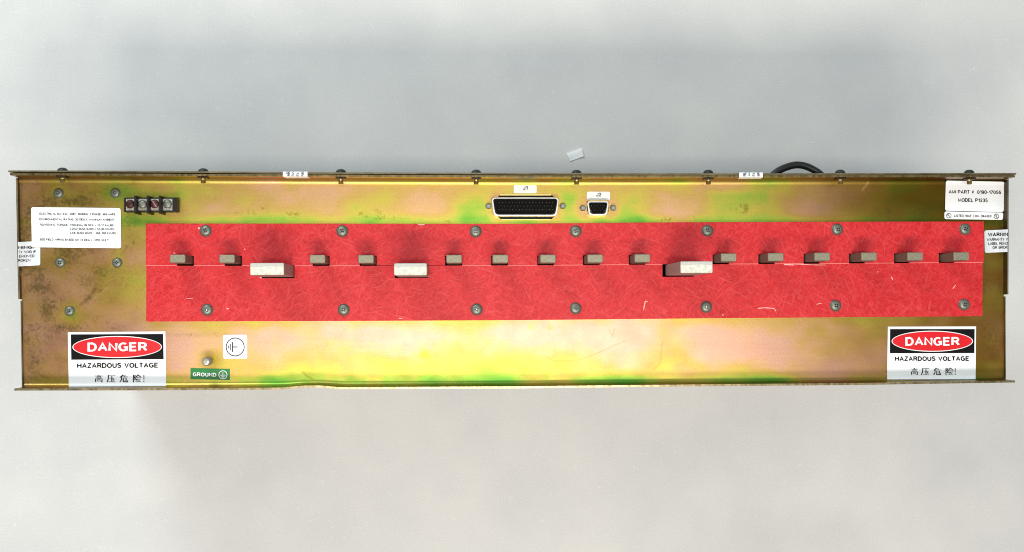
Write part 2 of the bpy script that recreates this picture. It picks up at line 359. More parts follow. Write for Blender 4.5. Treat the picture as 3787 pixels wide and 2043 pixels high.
sc = link('paper_scrap', mesh('paper_scrap', vs, fs, mat('glossy_white_scrap', srgb(250, 250, 250), .5)), at=(cc.x, cc.y, -UD))
sc['label'] = 'small white rectangular scrap lying on the table above the metal panel'; sc['category'] = 'paper scrap'

# ------------------------------------------------------------------ main sheet: wall, bend, face, bend, wall
Yt = interp([(75, 659), (600, 661), (1200, 664), (1900, 667), (2500, 666.5), (3100, 665.5), (3710, 666)])
_yb = interp([(80, 1432), (600, 1431), (1300, 1427), (1900, 1424), (2550, 1417), (3150, 1412), (3710, 1403)])
def dent(u): return 5*math.exp(-abs((u-1160)/80)**3)
def Yb(u): return _yb(u)-dent(u)
RH = .0200; RF = .0040; TH = .0016
UL, UR = 72.0, 3712.0
us = np.arange(UL, UR+.1, 3.02); us[-1] = UR
HOLES = [(1836, 2052, 722, 812), (2172, 2250, 742, 796), (600, 3560, 925, 1040)]
rows = []
for u in us:
    u = float(u); ub = 86+(u-UL)/(UR-UL)*(3713-86); T = P(u, Yt(u)); B = P(ub, Yb(ub)); col = []; cu = []
    lean = .0010
    col += [(T.x, T.y+TH, -.001), (T.x, T.y+TH, RH), (T.x, T.y, RH)]; cu += [640, 640, 650]
    for h in (.013, .008): col.append((T.x, T.y, h)); cu.append(655)
    for k in range(9):
        a = math.pi/2*(1-k/8); col.append((T.x, T.y-RF+RF*math.sin(a), RF-RF*math.cos(a))); cu.append(Yt(u)+k*2.2)
    v0, v1 = Yt(u)+18, Yb(u)-18
    q0 = P(u, v0); y0 = T.y-RF; y1 = B.y+RF
    NF = 238
    for k in range(1, NF):
        f = k/NF; y = y0+(y1-y0)*f; col.append((T.x+(B.x-T.x)*f, y, 0)); cu.append(v0+(v1-v0)*f)
    for k in range(9):
        a = math.pi/2*k/8; col.append((B.x, B.y+RF-RF*math.sin(a), RF-RF*math.cos(a))); cu.append(v1+k*2.2)
    hb = RH*.97
    for h in (.008, .013): col.append((B.x, B.y, h)); cu.append(Yb(u))
    bend = .0016*math.exp(-abs((u-1160)/70)**3)
    col += [(B.x, B.y+bend*.3, hb), (B.x, B.y-TH+bend*.3, hb), (B.x, B.y-TH, -.001)]; cu += [Yb(u)+4, Yb(u)+8, Yb(u)+8]
    rows.append((col, cu))
nr = len(rows[0][0]); nc = len(rows)
co = np.array([r[0] for r in rows], dtype=np.float32).reshape(-1, 3)
cuv = np.array([r[1] for r in rows]); uu = np.repeat(us[:, None], nr, 1)
ii = np.clip(((cuv-CV0)/ST), 0, NV-1.01); jj = np.clip((uu-CU0)/ST, 0, NU-1.01)
i0 = ii.astype(int); j0 = jj.astype(int); fi = (ii-i0)[..., None]; fj = (jj-j0)[..., None]
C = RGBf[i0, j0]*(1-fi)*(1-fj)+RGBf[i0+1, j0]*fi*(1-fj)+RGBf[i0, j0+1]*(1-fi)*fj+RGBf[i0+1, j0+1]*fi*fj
# bare, browner plating on walls and edges; highlight painted along the mid bottom rim
C[:, :5] = lin(np.array([132., 84, 36]))*(.8+.5*vnoise(nc, 5, 9, 3, 41).T[..., None]); C[:, 0:3] = lin(np.array([128., 112, 76]))*(.4+.9*vnoise(nc, 3, 1.6, 2, 43).T[..., None])
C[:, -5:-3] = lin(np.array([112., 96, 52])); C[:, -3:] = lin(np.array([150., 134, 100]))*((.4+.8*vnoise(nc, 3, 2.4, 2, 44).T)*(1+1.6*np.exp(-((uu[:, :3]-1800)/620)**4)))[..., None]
ci, ri = np.meshgrid(np.arange(nc-1), np.arange(nr-1), indexing='ij')
uc = (uu[:-1, :-1]+uu[1:, 1:])/2; vc = (cuv[:-1, :-1]+cuv[1:, 1:])/2
keep = np.ones(uc.shape, bool)
for (a, b_, c, d) in HOLES: keep &= ~((uc > a) & (uc < b_) & (vc > c) & (vc < d))
# chamfer the big cutout's corners
for (a, b_, c, d) in HOLES[:2]:
    for cx, sx in ((a, 1), (b_, -1)):
        for cy, sy in ((c, 1), (d, -1)):
            keep |= ((uc-cx)*sx+(vc-cy)*sy < 13) & ((uc-cx)*sx > 0) & ((vc-cy)*sy > 0) & (np.abs(uc-cx) < 20) & (np.abs(vc-cy) < 20)
ci = ci[keep]; ri = ri[keep]; a = ci*nr+ri
quads = np.stack([a, a+1, a+nr+1, a+nr], -1).astype(np.int32)
me = bpy.data.meshes.new('face_sheet'); me.vertices.add(len(co)); me.vertices.foreach_set('co', co.ravel())
me.loops.add(quads.size); me.loops.foreach_set('vertex_index', quads.ravel())
me.polygons.add(len(quads)); me.polygons.foreach_set('loop_start', np.arange(0, quads.size, 4, dtype=np.int32))
me.polygons.foreach_set('loop_total', np.full(len(quads), 4, dtype=np.int32))
me.update(calc_edges=True); me.validate()
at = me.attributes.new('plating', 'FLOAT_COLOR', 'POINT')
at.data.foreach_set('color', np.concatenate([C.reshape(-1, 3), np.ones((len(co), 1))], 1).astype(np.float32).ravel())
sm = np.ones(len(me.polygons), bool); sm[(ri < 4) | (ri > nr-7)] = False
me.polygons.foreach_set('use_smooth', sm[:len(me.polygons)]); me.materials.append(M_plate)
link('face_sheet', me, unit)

# outer cover plate over the top edge
bm = bmesh.new(); gap = .0006; T2 = .0013
lo = [];
uls = [float(x) for x in np.linspace(66, 3716, 80)]
for u in uls:
    q = P(u, Yt(u)); wob = .00018*math.sin(u*.004)+.0002*math.sin(u*.0011+1); lo.append((q.x, q.y+TH+gap+wob))
hi = [(x, y+T2) for x, y in lo]
frustum(bm, [(x, y, -UD+.004) for x, y in lo+hi[::-1]], [(x, y, RH+.0003) for x, y in lo+hi[::-1]])
link('cover_plate', bm_mesh('cover_plate', bm, M_edge), unit)

# side walls
ZUL, ZUR, zL = .0045, .0070, .0020
def wall(name, ot, it, ob, ib, va, vb, z1):
    bm = bmesh.new(); q = [P(ot, va), P(it, va), P(ib, vb), P(ob, vb)]
    frustum(bm, [(p.x, p.y, -.02) for p in q], [(p.x, p.y, z1) for p in q])
    me = bm_mesh(name, bm, M_side); me.materials.append(M_edge)
    for p in me.polygons:
        if p.normal.z > .5: p.material_index = 1
    return link(name, me, unit)
wall('side_wall', 66, 72, 75, 81, 660, 1107, ZUL); wall('side_wall', 3716, 3711, 3715, 3710, 667, 1090, ZUR)
wall('lower_side_wall', 79, 83, 84, 88, 1114, Yb(90)-2, zL); wall('lower_side_wall', 3715, 3711.5, 3716, 3712.5, 1097, Yb(3700)-2, zL)
# closed body behind the face
bm = bmesh.new()
A, B_, C_, D_ = P(76, 664), P(3708, 670), P(3708, 1400), P(90, 1428)
def ins(p, cx, cy): return (p.x+cx, p.y+cy)
outer = [A, B_, C_, D_]; t_ = .0015
inner = [Vector((A.x+t_, A.y-t_, 0)), Vector((B_.x-t_, B_.y-t_, 0)), Vector((C_.x-t_, C_.y+t_, 0)), Vector((D_.x+t_, D_.y+t_, 0))]
for i in range(4):
    a, b_, c, d = outer[i], outer[(i+1) % 4], inner[(i+1) % 4], inner[i]
    q = [a, b_, c, d]; frustum(bm, [(p.x, p.y, -UD+.0005) for p in q], [(p.x, p.y, -.0015) for p in q])
link('chassis_body', bm_mesh('chassis_body', bm, M_side), unit)
bm = bmesh.new(); q = inner; frustum(bm, [(p.x, p.y, -.034) for p in q], [(p.x, p.y, -.032) for p in q])  # near-black sheet paints in the shade of the open inside
link('interior_shade', bm_mesh('interior_shade', bm, M_dark), unit)

# ------------------------------------------------------------------ red insulating board (two strips) with slots
ZB0, ZB1 = .0006, .0040
topE = interp([(539, 827.7), (1200, 828), (1900, 829), (2400, 823.5), (3100, 821), (3638, 820)])
botE = interp([(540, 1190), (1200, 1188), (1900, 1185), (2550, 1178.5), (3633, 1170)])
seam = interp([(539, 982), (1200, 982.5), (1900, 981.5), (2550, 977), (3100, 974), (3638, 970)])
SM = [(654, 717), (831, 894.6), (1156, 1219), (1330, 1393), (1646.5, 1709), (1816, 1878), (1987, 2048), (2156, 2218), (2325.6, 2387), (2636, 2696),
      (2804.6, 2865), (2972, 3031), (3140, 3199), (3306.6, 3363.5), (3472, 3529.6)]
BG = [(965, 1089), (1460, 1584), (2450, 2566)]
SH, BH = 35, 47
up = [(539, topE(539))]+[(u, topE(u)) for u in range(700, 3600, 150)]+[(3638, topE(3638)), (3638, seam(3638))]
for a, b_ in SM[::-1]: up += [(b_, seam(b_)), (b_, seam(b_)-SH), (a, seam(a)-SH), (a, seam(a))]
up += [(539, seam(539))]
dn = [(541, seam(541)+1.6)]
for a, b_ in BG: dn += [(a, seam(a)+1.6), (a, seam(a)+BH), (b_, seam(b_)+BH), (b_, seam(b_)+1.6)]
dn += [(3634, seam(3634)+1.6), (3633, botE(3633))]+[(u, botE(u)) for u in range(3500, 650, -150)]+[(540.6, 1190)]
for loop, nm in ((up, 'upper'), (dn, 'lower')):
    pts = [P(u, v, ZB1) for u, v in loop]
    bm = prism([(p.x, p.y) for p in pts], ZB0, ZB1)
    bmesh.ops.triangulate(bm, faces=[f for f in bm.faces if len(f.verts) > 4])
    me = bm_mesh('insulating_board', bm, M_board); me.materials.append(M_boardcut)
    for p in me.polygons:
        if abs(p.normal.z) < .5: p.material_index = 1
    link('insulating_board', me, unit, label=('upper red fibre strip with fifteen slots' if nm == 'upper' else 'lower red fibre strip with three wide slots'))
# raised pale burr along the seam
bm = bmesh.new()
for u0, u1 in zip([539]+[b for a, b in SM], [a for a, b in SM]+[3636]):
    k = max(1, int((u1-u0)/60))
    for i in range(k):
        a, b_ = u0+(u1-u0)*i/k, u0+(u1-u0)*(i+1)/k
        if any(a < g1 and b_ > g0 for g0, g1 in BG): continue
        if rng.rand() < .12: continue
        j = .4*rng.rand()
        p = [P(a, seam(a)-.2, ZB1), P(b_, seam(b_)-.2, ZB1), P(b_, seam(b_)+2.0+j, ZB1), P(a, seam(a)+2.0+j, ZB1)]
        frustum(bm, [(x.x, x.y, ZB1-.001) for x in p][::-1], [(x.x, x.y, ZB1+.00012) for x in p][::-1])
link('seam_edge', bm_mesh('seam_edge', bm, M_boardcut), unit)['kind'] = 'stuff'
# scratches: pale chips in the red surface
M_scr = mat('pale_scratch', srgb(246, 176, 170), .7)
def scratch(pts, wd):
    bm = bmesh.new()
    for (a, b_), (c, d) in zip(pts, pts[1:]):
        L = math.hypot(c-a, d-b_); ox, oy = -(d-b_)/L*wd/2, (c-a)/L*wd/2
        p = [P(a-ox, b_-oy, ZB1), P(c-ox*.7, d-oy*.7, ZB1), P(c+ox*.7, d+oy*.7, ZB1), P(a+ox, b_+oy, ZB1)]
        frustum(bm, [(x.x, x.y, ZB1-.0005) for x in p], [(x.x, x.y, ZB1+.0001) for x in p])
    link('scratch_mark', bm_mesh('scratch_mark', bm, M_scr), unit)
scratch([(2395, 1116), (2387, 1114), (2383, 1130), (2380, 1147)], 4)
scratch([(2803, 1141), (2830, 1139), (2858, 1141), (2871, 1146)], 3.5)
scratch([(2869, 1144), (2867, 1152)], 4)
scratch([(2900, 976), (2960, 978), (3010, 980.5), (3055, 981)], 2.8)
scratch([(2900, 979), (2935, 981)], 4)
scratch([(3297, 1024), (3301, 1037)], 3.5)
scratch([(3524, 1068), (3534, 1055)], 3)
scratch([(3245, 1005), (3247, 1008)], 4)
scratch([(1547, 830.5), (1560, 832.5), (1570, 830)], 4)
scratch([(1475, 1178), (1488, 1178)], 3.5)
scratch([(690, 1105), (714, 1104)], 1.5)
scratch([(838, 1142), (847, 1142)], 5)
scratch([(961, 1026), (968, 1029)], 4)
scratch([(3020, 1126), (3038, 1122)], 2.4)
scratch([(2670, 1166), (2676, 1165)], 4)
scratch([(904, 921), (907, 924)], 4); scratch([(643, 934), (648, 940)], 3); scratch([(733, 843), (742, 848)], 6)

# ------------------------------------------------------------------ bus bars
def bar(name, base, u0, u1, v0, v1, k, m_top, m_side, cham, jag, lab=None):
    """end face measured on the photograph; k = how much nearer the camera it is"""
    z = HC*(1-1/k); c = [P(u, v, z) for u, v in ((u0, v1), (u1, v1), (u1, v0), (u0, v0))]
    x0 = (c[0].x+c[3].x)/2; x1 = (c[1].x+c[2].x)/2; y0 = (c[0].y+c[1].y)/2; y1 = (c[2].y+c[3].y)/2
    cx, cy = (x0+x1)/2, (y0+y1)/2; hx, hy = (x1-x0)/2, (y1-y0)/2
    r = cham; bm = bmesh.new()
    def ring(i, zz):
        o = []
        for sx, sy in ((1, 1), (-1, 1), (-1, -1), (1, -1)):
            for k2 in range(3):
                a = math.pi/2*([0, 1, 2, 3][[(1, 1), (-1, 1), (-1, -1), (1, -1)].index((sx, sy))])+math.pi/4*k2
                o.append(bm.verts.new((sx*(hx-r)+(r-i)*math.cos(a), sy*(hy-r)+(r-i)*math.sin(a), zz)))
        return o
    rings = [ring(0, -.022-z), ring(0, -.0008), ring(r*.25, -.0002), ring(r*.6, 0)]
    for A1, B1 in zip(rings, rings[1:]):
        for i in range(12): bm.faces.new((A1[i], A1[(i+1) % 12], B1[(i+1) % 12], B1[i]))
    bm.faces.new(rings[0][::-1]); bm.faces.new(rings[-1])
    me = bm_mesh(name, bm, m_side); me.materials.append(m_top)
    for p in me.polygons:
        if p.normal.z > .3: p.material_index = 1
    return link(name, me, unit, at=(cx, cy, z), label=lab)
KS = 1.0312
for i, (a, b_) in enumerate(SM):
    s0 = (a+b_)/2+(1 if b_ < 1700 else -1 if b_ > 1760 else 0)*0
    # the bar stands centred in its slot; its end shifts away from the camera's foot point
    uc_ = FOOT[0]+(s0-FOOT[0]+(2 if s0 < 1690 else -1))*KS
    vt = interp([(656, 957.5), (1380, 959), (2200, 957), (3040, 950), (3555, 948.5)])(uc_)
    bar('load_bus_bar', None, uc_-29.3, uc_+29.3, vt-15.3, vt+15.3, KS, M_barS, M_barSside, .0011, 0)
bar('line_bus_bar', None, 924.7, 1050, 973, 1018, 1.0635, M_barB, M_barBside, .0009, 1)
bar('line_bus_bar', None, 1457, 1579, 974, 1019, 1.0635, M_barB, M_barBside, .0012, 1)
bar('line_bus_bar', None, 2517, 2636, 967, 1010.5, 1.0745, M_barB, M_barBside, .0009, 1, 'tallest of the three wide bars')

# ------------------------------------------------------------------ screws
def screw_mesh(r, h):
    bm = bmesh.new()
    lathe(bm, [(r*1.12, 0), (r*1.12, .0004), (r*1.02, .0005), (r, .0009), (r*.93, h*.62), (r*.75, h*.85), (r*.5, h*.96), (r*.3, h), (.0002, h)], 32)
    return bm_mesh('screw', bm, M_screw, True)
def cross_mesh(r, h):
    bm = bmesh.new(); w_ = r*.11; L = r*.42  # dark raised cross paints in the shade of the recess
    for a in (0, math.pi/2):
        c, s = math.cos(a), math.sin(a)
        q = [(-L, -w_), (L, -w_), (L, w_), (-L, w_)]
        hh = h+.00003+(.00002 if a else 0)
        frustum(bm, [(x*c-y*s, x*s+y*c, h-.0004) for x, y in q], [(x*c-y*s, x*s+y*c, hh) for x, y in q])
    return bm_mesh('recess', bm, M_recess)
def glint_mesh(r, h):
    bm = bmesh.new(); q = [(-r*.1, -r*.02), (0, -r*.13), (r*.1, r*.02), (0, r*.2)]
    frustum(bm, [(x, y, h-.0003) for x, y in q], [(x, y, h+.0001) for x, y in q]); return bm_mesh('recess_glint', bm, M_glint)  # bright sliver paints a highlight glint into the recess
rB = .0044; rP = .0037
sm_b, sm_p, cr_b, cr_p, gl = screw_mesh(rB, .0026), screw_mesh(rP, .0022), cross_mesh(rB, .0026), cross_mesh(rP, .0022), glint_mesh(rB, .0026)
def put_screw(u, v, z, me, cr, h, ang, gh=True):
    p = P(u, v, z+h*.6); p.z = z
    o = link('screw', me, unit, at=p); o.rotation_euler = (random.uniform(-.05, .05), random.uniform(-.05, .05), 0)
    c = link('recess', cr, o, at=p); c.rotation_euler = (0, 0, ang)
    g = link('recess_glint', gl, o, at=p); g.rotation_euler = (0, 0, ang*1.3)
    g.location = (0, 0, h-.0026)
for (u, v) in [(759.6, 853.5), (1265.4, 855), (1759.6, 856.5), (2130, 855.7), (2616.9, 853.6), (3098, 848.8), (3571, 848),
               (765, 1146.3), (1270.8, 1146), (1763, 1145), (2129.5, 1141), (2612.7, 1135.8), (3091.6, 1131), (3567.7, 1127)]:
    put_screw(u, v, ZB1, sm_b, cr_b, .0026, random.uniform(-.9, .9))
for (u, v) in [(215, 715), (425.4, 713.8), (221.5, 972), (432, 972), (256, 1150.8)]:
    put_screw(u, v, 0, sm_p, cr_p, .0022, random.uniform(-.9, .9))

# screws through the top edge: head outside, nut and thread inside
def edge_screw(u):
    z = .0125; q = P(u, 645, z); yw = P(u, Yt(u)).y; at_ = Vector((q.x, yw, z))
    bm = bmesh.new(); lathe(bm, [(.0018, -.0052), (.0021, -.0049), (.0019, -.0043), (.0022, -.0039), (.0019, -.0034), (.0022, -.003), (.0019, -.0025), (.0021, -.0015), (.0020, .003)], 14, 'y')
    th = link('edge_screw', bm_mesh('edge_screw', bm, M_brass), unit, at=at_)
    bm = bmesh.new(); y0 = TH+gap+T2+.0001
    lathe(bm, [(.0040, y0), (.0043, y0+.0005), (.0041, y0+.0014), (.0032, y0+.0026), (.0018, y0+.0033), (.0003, y0+.0035)], 24, 'y')
    link('screw_head', bm_mesh('screw_head', bm, M_head, True), th, at=at_)
    bm = bmesh.new(); bx(bm, -.0040, .0040, -.0012, -.0002, -.0042, .0042)
    link('nut', bm_mesh('nut', bm, M_side), th, at=at_)
for u in (231.6, 752, 1261, 1761, 2132, 2619, 3107, 3584): edge_screw(u)
# small rivet heads outside the left wall
for v, uo in ((759, 67), (1008, 73)):
    p = P(uo, v, .004); bm = bmesh.new()
    lathe(bm, [(.0036, 0), (.0036, .0004), (.0025, .0012), (.0006, .0015)], 16)
    bmesh.ops.rotate(bm, verts=bm.verts, cent=(0, 0, 0), matrix=Matrix.Rotation(-math.pi/2, 3, 'Y'))
    link('rivet', bm_mesh('rivet', bm, M_edge, True), unit, at=(p.x, p.y, -.0005))

# ground stud
p = P(773, 1337, 0); bm = bmesh.new()
prof = [(.0033, 0), (.0033, .001)]; z = .001
while z < .0115: prof += [(.0030, z), (.0033, z+.0004)]; z += .0008
prof += [(.0030, z), (.0026, z+.0006), (.0012, z+.0008)]
lathe(bm, prof, 24); link('ground_stud', bm_mesh('ground_stud', bm, mat('steel_stud', srgb(176, 170, 156), .35, .5, noise=.2, nscale=500)), unit, at=p)

# ------------------------------------------------------------------ connectors
def dshell(cx, cy, wt, wb, hh, r=9, n=6):
    """D outline, wide side up; pixel units about (cx, cy)"""
    c = [(-wt, -hh), (wt, -hh), (wb, hh), (-wb, hh)]; out = []
    for i in range(4):
        p0, p1, p2 = c[i-1], c[i], c[(i+1) % 4]
        d0 = Vector((p0[0]-p1[0], p0[1]-p1[1])).normalized(); d2 = Vector((p2[0]-p1[0], p2[1]-p1[1])).normalized()
        a, b_ = Vector(p1)+d0*r, Vector(p1)+d2*r
        for k in range(n+1):
            f = k/n; q = a.lerp(Vector(p1), f).lerp(Vector(p1).lerp(b_, f), f); out.append((cx+q.x, cy+q.y))
    return out
def connector(name, label, cx, cy, wt, wb, hh, pins, screws, flange, r):
    o = None; bm = bmesh.new()
    out = dshell(cx, cy, wt, wb, hh, r); inn = dshell(cx, cy-1.0, wt-5.5, wb-6, hh-5.5, r*.8)
    inn2 = dshell(cx, cy-1.5, wt-10, wb-11, hh-9, r*.7)
    zs = .0058
    L = [[bm.verts.new(P(u, v, z)) for u, v in lp] for lp, z in ((out, -.004), (out, zs-.0008), (dshell(cx, cy, wt-1, wb-1, hh-1, r), zs), (inn, zs), (inn2, zs-.002), (inn2, .0008))]
    k = len(L[0])
    for A1, B1 in zip(L, L[1:]):
        for i in range(k): bm.faces.new((A1[i], A1[(i+1) % k], B1[(i+1) % k], B1[i]))
    at_ = P(cx, cy, 0); bmesh.ops.translate(bm, verts=bm.verts, vec=-at_)
    o = link(name, bm_mesh(name, bm, M_tin, False), unit, at=at_, label=label)
    ip = [P(u, v, .0010) for u, v in dshell(cx, cy-1.5, wt-9.5, wb-10.5, hh-8.5, r*.7)]
    bm = bmesh.new(); frustum(bm, [(q.x, q.y, -.003) for q in ip], [(q.x, q.y, .0010) for q in ip]); bmesh.ops.translate(bm, verts=bm.verts, vec=-at_)
    link('insert', bm_mesh('insert', bm, M_blackin), o, at=at_)
    # recessed flange visible in the cutout
    a, b_, c, d = flange; q = [P(a, d, -.004), P(b_, d, -.004), P(b_, c, -.004), P(a, c, -.004)]
    bm = bmesh.new(); frustum(bm, [(x.x, x.y, -.0048) for x in q], [(x.x, x.y, -.004) for x in q]); bmesh.ops.translate(bm, verts=bm.verts, vec=-at_)
    link('mounting_flange', bm_mesh('mounting_flange', bm, M_black), o, at=at_)
    bm = bmesh.new()
    for (u, v) in pins:
        q = P(u, v, .004); lathe(bm, [(.00036, .001), (.00036, .0042), (.00016, .0046)], 8, 'z', (q.x-at_.x, q.y-at_.y, 0))
    pn = link('contact_pins', bm_mesh('contact_pins', bm, M_pin), o, at=at_); pn['kind'] = 'stuff'
    for (u, v) in screws:
        q = P(u, v, .002); q.z = 0; bm = bmesh.new(); lathe(bm, [(.0026, 0), (.0026, .003), (.0021, .0036)], 6); 
        bmesh.ops.translate(bm, verts=bm.verts, vec=(0, 0, .0001))
        j = link('jackscrew', bm_mesh('jackscrew', bm, M_screw), o, at=q)
        bm = bmesh.new(); lathe(bm, [(.0011, .0030), (.0011, .00375)], 12)
        bm2 = bm_mesh('jackscrew_hole', bm, M_glint)
        # bore tip joined into the jackscrew mesh
        bmx = bmesh.new(); bmx.from_mesh(j.data); nf = len(bmx.faces); bmx.from_mesh(bm2)
        bmx.faces.ensure_lookup_table()
        for f in bmx.faces[nf:]: f.material_index = 1
        bmx.to_mesh(j.data); bmx.free(); j.data.materials.append(M_glint)
pins1 = [(1846+12.4*i, 749.6) for i in range(17)]+[(1852+12.4*i, 762.8) for i in range(16)]+[(1846+12.4*i, 775.6) for i in range(17)]
connector('large_d_connector', 'wide fifty pin connector beneath the J1 tag', 1942.7, 766, 126, 117, 35.5, pins1, [(1806.9, 763.3), (2081.3, 763.3)], (1832, 2056, 718, 816), 16)
pins2 = [(2187+11.6*i, 762) for i in range(5)]+[(2181+11.6*i, 770) for i in range(5)]+[(2187+11.6*i, 778) for i in range(5)]
connector('small_d_connector', 'small fifteen pin connector beneath the J2 tag', 2211.5, 771.5, 41.5, 34, 27, pins2, [(2156, 770.7), (2267.5, 770)], (2168, 2254, 738, 800), 12)
# sheared rim, bevel highlight painted in, along the upper and lower edges of the cutouts
for (a, b_, c, d) in ((1849, 2039, 719, 724), (1853, 2035, 811.5, 814), (2182, 2240, 742, 746.5)):
    q = [P(u, v, 0) for u, v in ((a, d), (b_, d), (b_, c), (a, c))]; bm = bmesh.new()
    frustum(bm, [(x.x, x.y, -.001) for x in q], [(x.x, x.y, .0002) for x in q])
    link('cutout_rim', bm_mesh('cutout_rim', bm, mat('highlit_sheared_edge', srgb(250, 226, 140), .3, .7)), unit)

# ------------------------------------------------------------------ terminal block
zb = .0085
tb_at = P(560, 765, 0)
def pbox(bm, u0, u1, v0, v1, z0, z1):
    c = [P(u, v, z1) for u, v in ((u0, v1), (u1, v1), (u1, v0), (u0, v0))]
    frustum(bm, [(p.x-tb_at.x, p.y-tb_at.y, z0) for p in c], [(p.x-tb_at.x, p.y-tb_at.y, z1) for p in c])
bm = bmesh.new(); pbox(bm, 458.5, 655, 732, 784, 0, zb)
pbox(bm, 458.5, 476-11, 732, 784, zb-.0005, zb+.0012); pbox(bm, 638.5, 655, 732, 784, zb-.0005, zb+.0016)
pbox(bm, 458.5, 655, 732, 735, zb-.0005, zb+.001); pbox(bm, 458.5, 655, 780, 784, zb-.0005, zb+.001)
tblk = link('terminal_block', bm_mesh('terminal_block', bm, M_black), unit, at=tb_at)
for u in (499, 545.5, 590):
    bm = bmesh.new(); pbox(bm, u-3, u+4, 724, 790, 0, .0165)
    link('barrier', bm_mesh('barrier', bm, M_black), tblk, at=tb_at)
for i, (u0, u1, us_, vs_, ms, sl) in enumerate([(466, 499, 480.5, 755.5, M_rust, 0), (510, 542, 526, 756, M_screw, 1), (556, 588, 571, 755, M_rust2, 2), (602, 637.5, 618.5, 755, M_screw, 3)]):
    bm = bmesh.new(); pbox(bm, u0, u1, 736, 779, zb, zb+.0008)
    link('terminal_plate', bm_mesh('terminal_plate', bm, M_term), tblk, at=tb_at)
    q = P(us_, vs_, zb+.002); q.z = zb+.0008; bm = bmesh.new()
    lathe(bm, [(.0034, 0), (.0035, .0008), (.0031, .0015), (.002, .0019), (.0003, .002)], 24)
    s_ = link('terminal_screw', bm_mesh('terminal_screw', bm, ms, True), tblk, at=q, label=['dark red rusted terminal screw', None, 'reddish slotted terminal screw', 'bluish grey terminal screw'][i])
# slots of the middle terminal screws
for (u, v, ang, mt) in [(526, 756, -.55, M_glint), (571, 755, -1.0, M_glint), (618.5, 755, -1.2, M_glint), (480.5, 755.5, .5, M_dark)]:
    q = P(u, v, zb+.0028); bm = bmesh.new(); c, s = math.cos(ang), math.sin(ang)
    L = .0030 if mt is M_glint and u < 600 else .0012
    qq = [(-L, -.0004), (L, -.0004), (L, .0004), (-L, .0004)]
    frustum(bm, [(x*c-y*s, x*s+y*c, -.0008) for x, y in qq], [(x*c-y*s, x*s+y*c, .00015) for x, y in qq])
    link('screw_slot', bm_mesh('screw_slot', bm, mt), tblk, at=(q.x, q.y, zb+.0028))

# ------------------------------------------------------------------ cable loop behind the top edge
zcab = -.02
path = [(2840, 668), (2868, 640), (2900, 622), (2940, 611), (2975, 614), (3008, 628), (3033, 645), (3055, 670)]
cp = [P(u, v, zcab) for u, v in path]
def cr_pt(p, i, f):
    p0, p1, p2, p3 = p[max(i-1, 0)], p[i], p[i+1], p[min(i+2, len(p)-1)]
    return .5*((2*p1)+(p2-p0)*f+(2*p0-5*p1+4*p2-p3)*f*f+(-p0+3*p1-3*p2+p3)*f**3)
pts = [cr_pt(cp, i, k/8) for i in range(len(cp)-1) for k in range(8)]+[cp[-1]]
bm = bmesh.new(); ringp = None; rc = .0031
for i, p in enumerate(pts):
    tdir = (pts[min(i+1, len(pts)-1)]-pts[max(i-1, 0)]).normalized(); sd = Vector((0, 0, 1)).cross(tdir).normalized()
    rg = [bm.verts.new(p+sd*rc*math.cos(a)+Vector((0, 0, 1))*rc*math.sin(a)) for a in [2*math.pi*k/16 for k in range(16)]]
    if ringp:
        for k in range(16): bm.faces.new((ringp[k], ringp[(k+1) % 16], rg[(k+1) % 16], rg[k]))
    else: bm.faces.new(rg[::-1])
    ringp = rg
bm.faces.new(ringp); link('cable', bm_mesh('cable', bm, M_cable, True), unit)

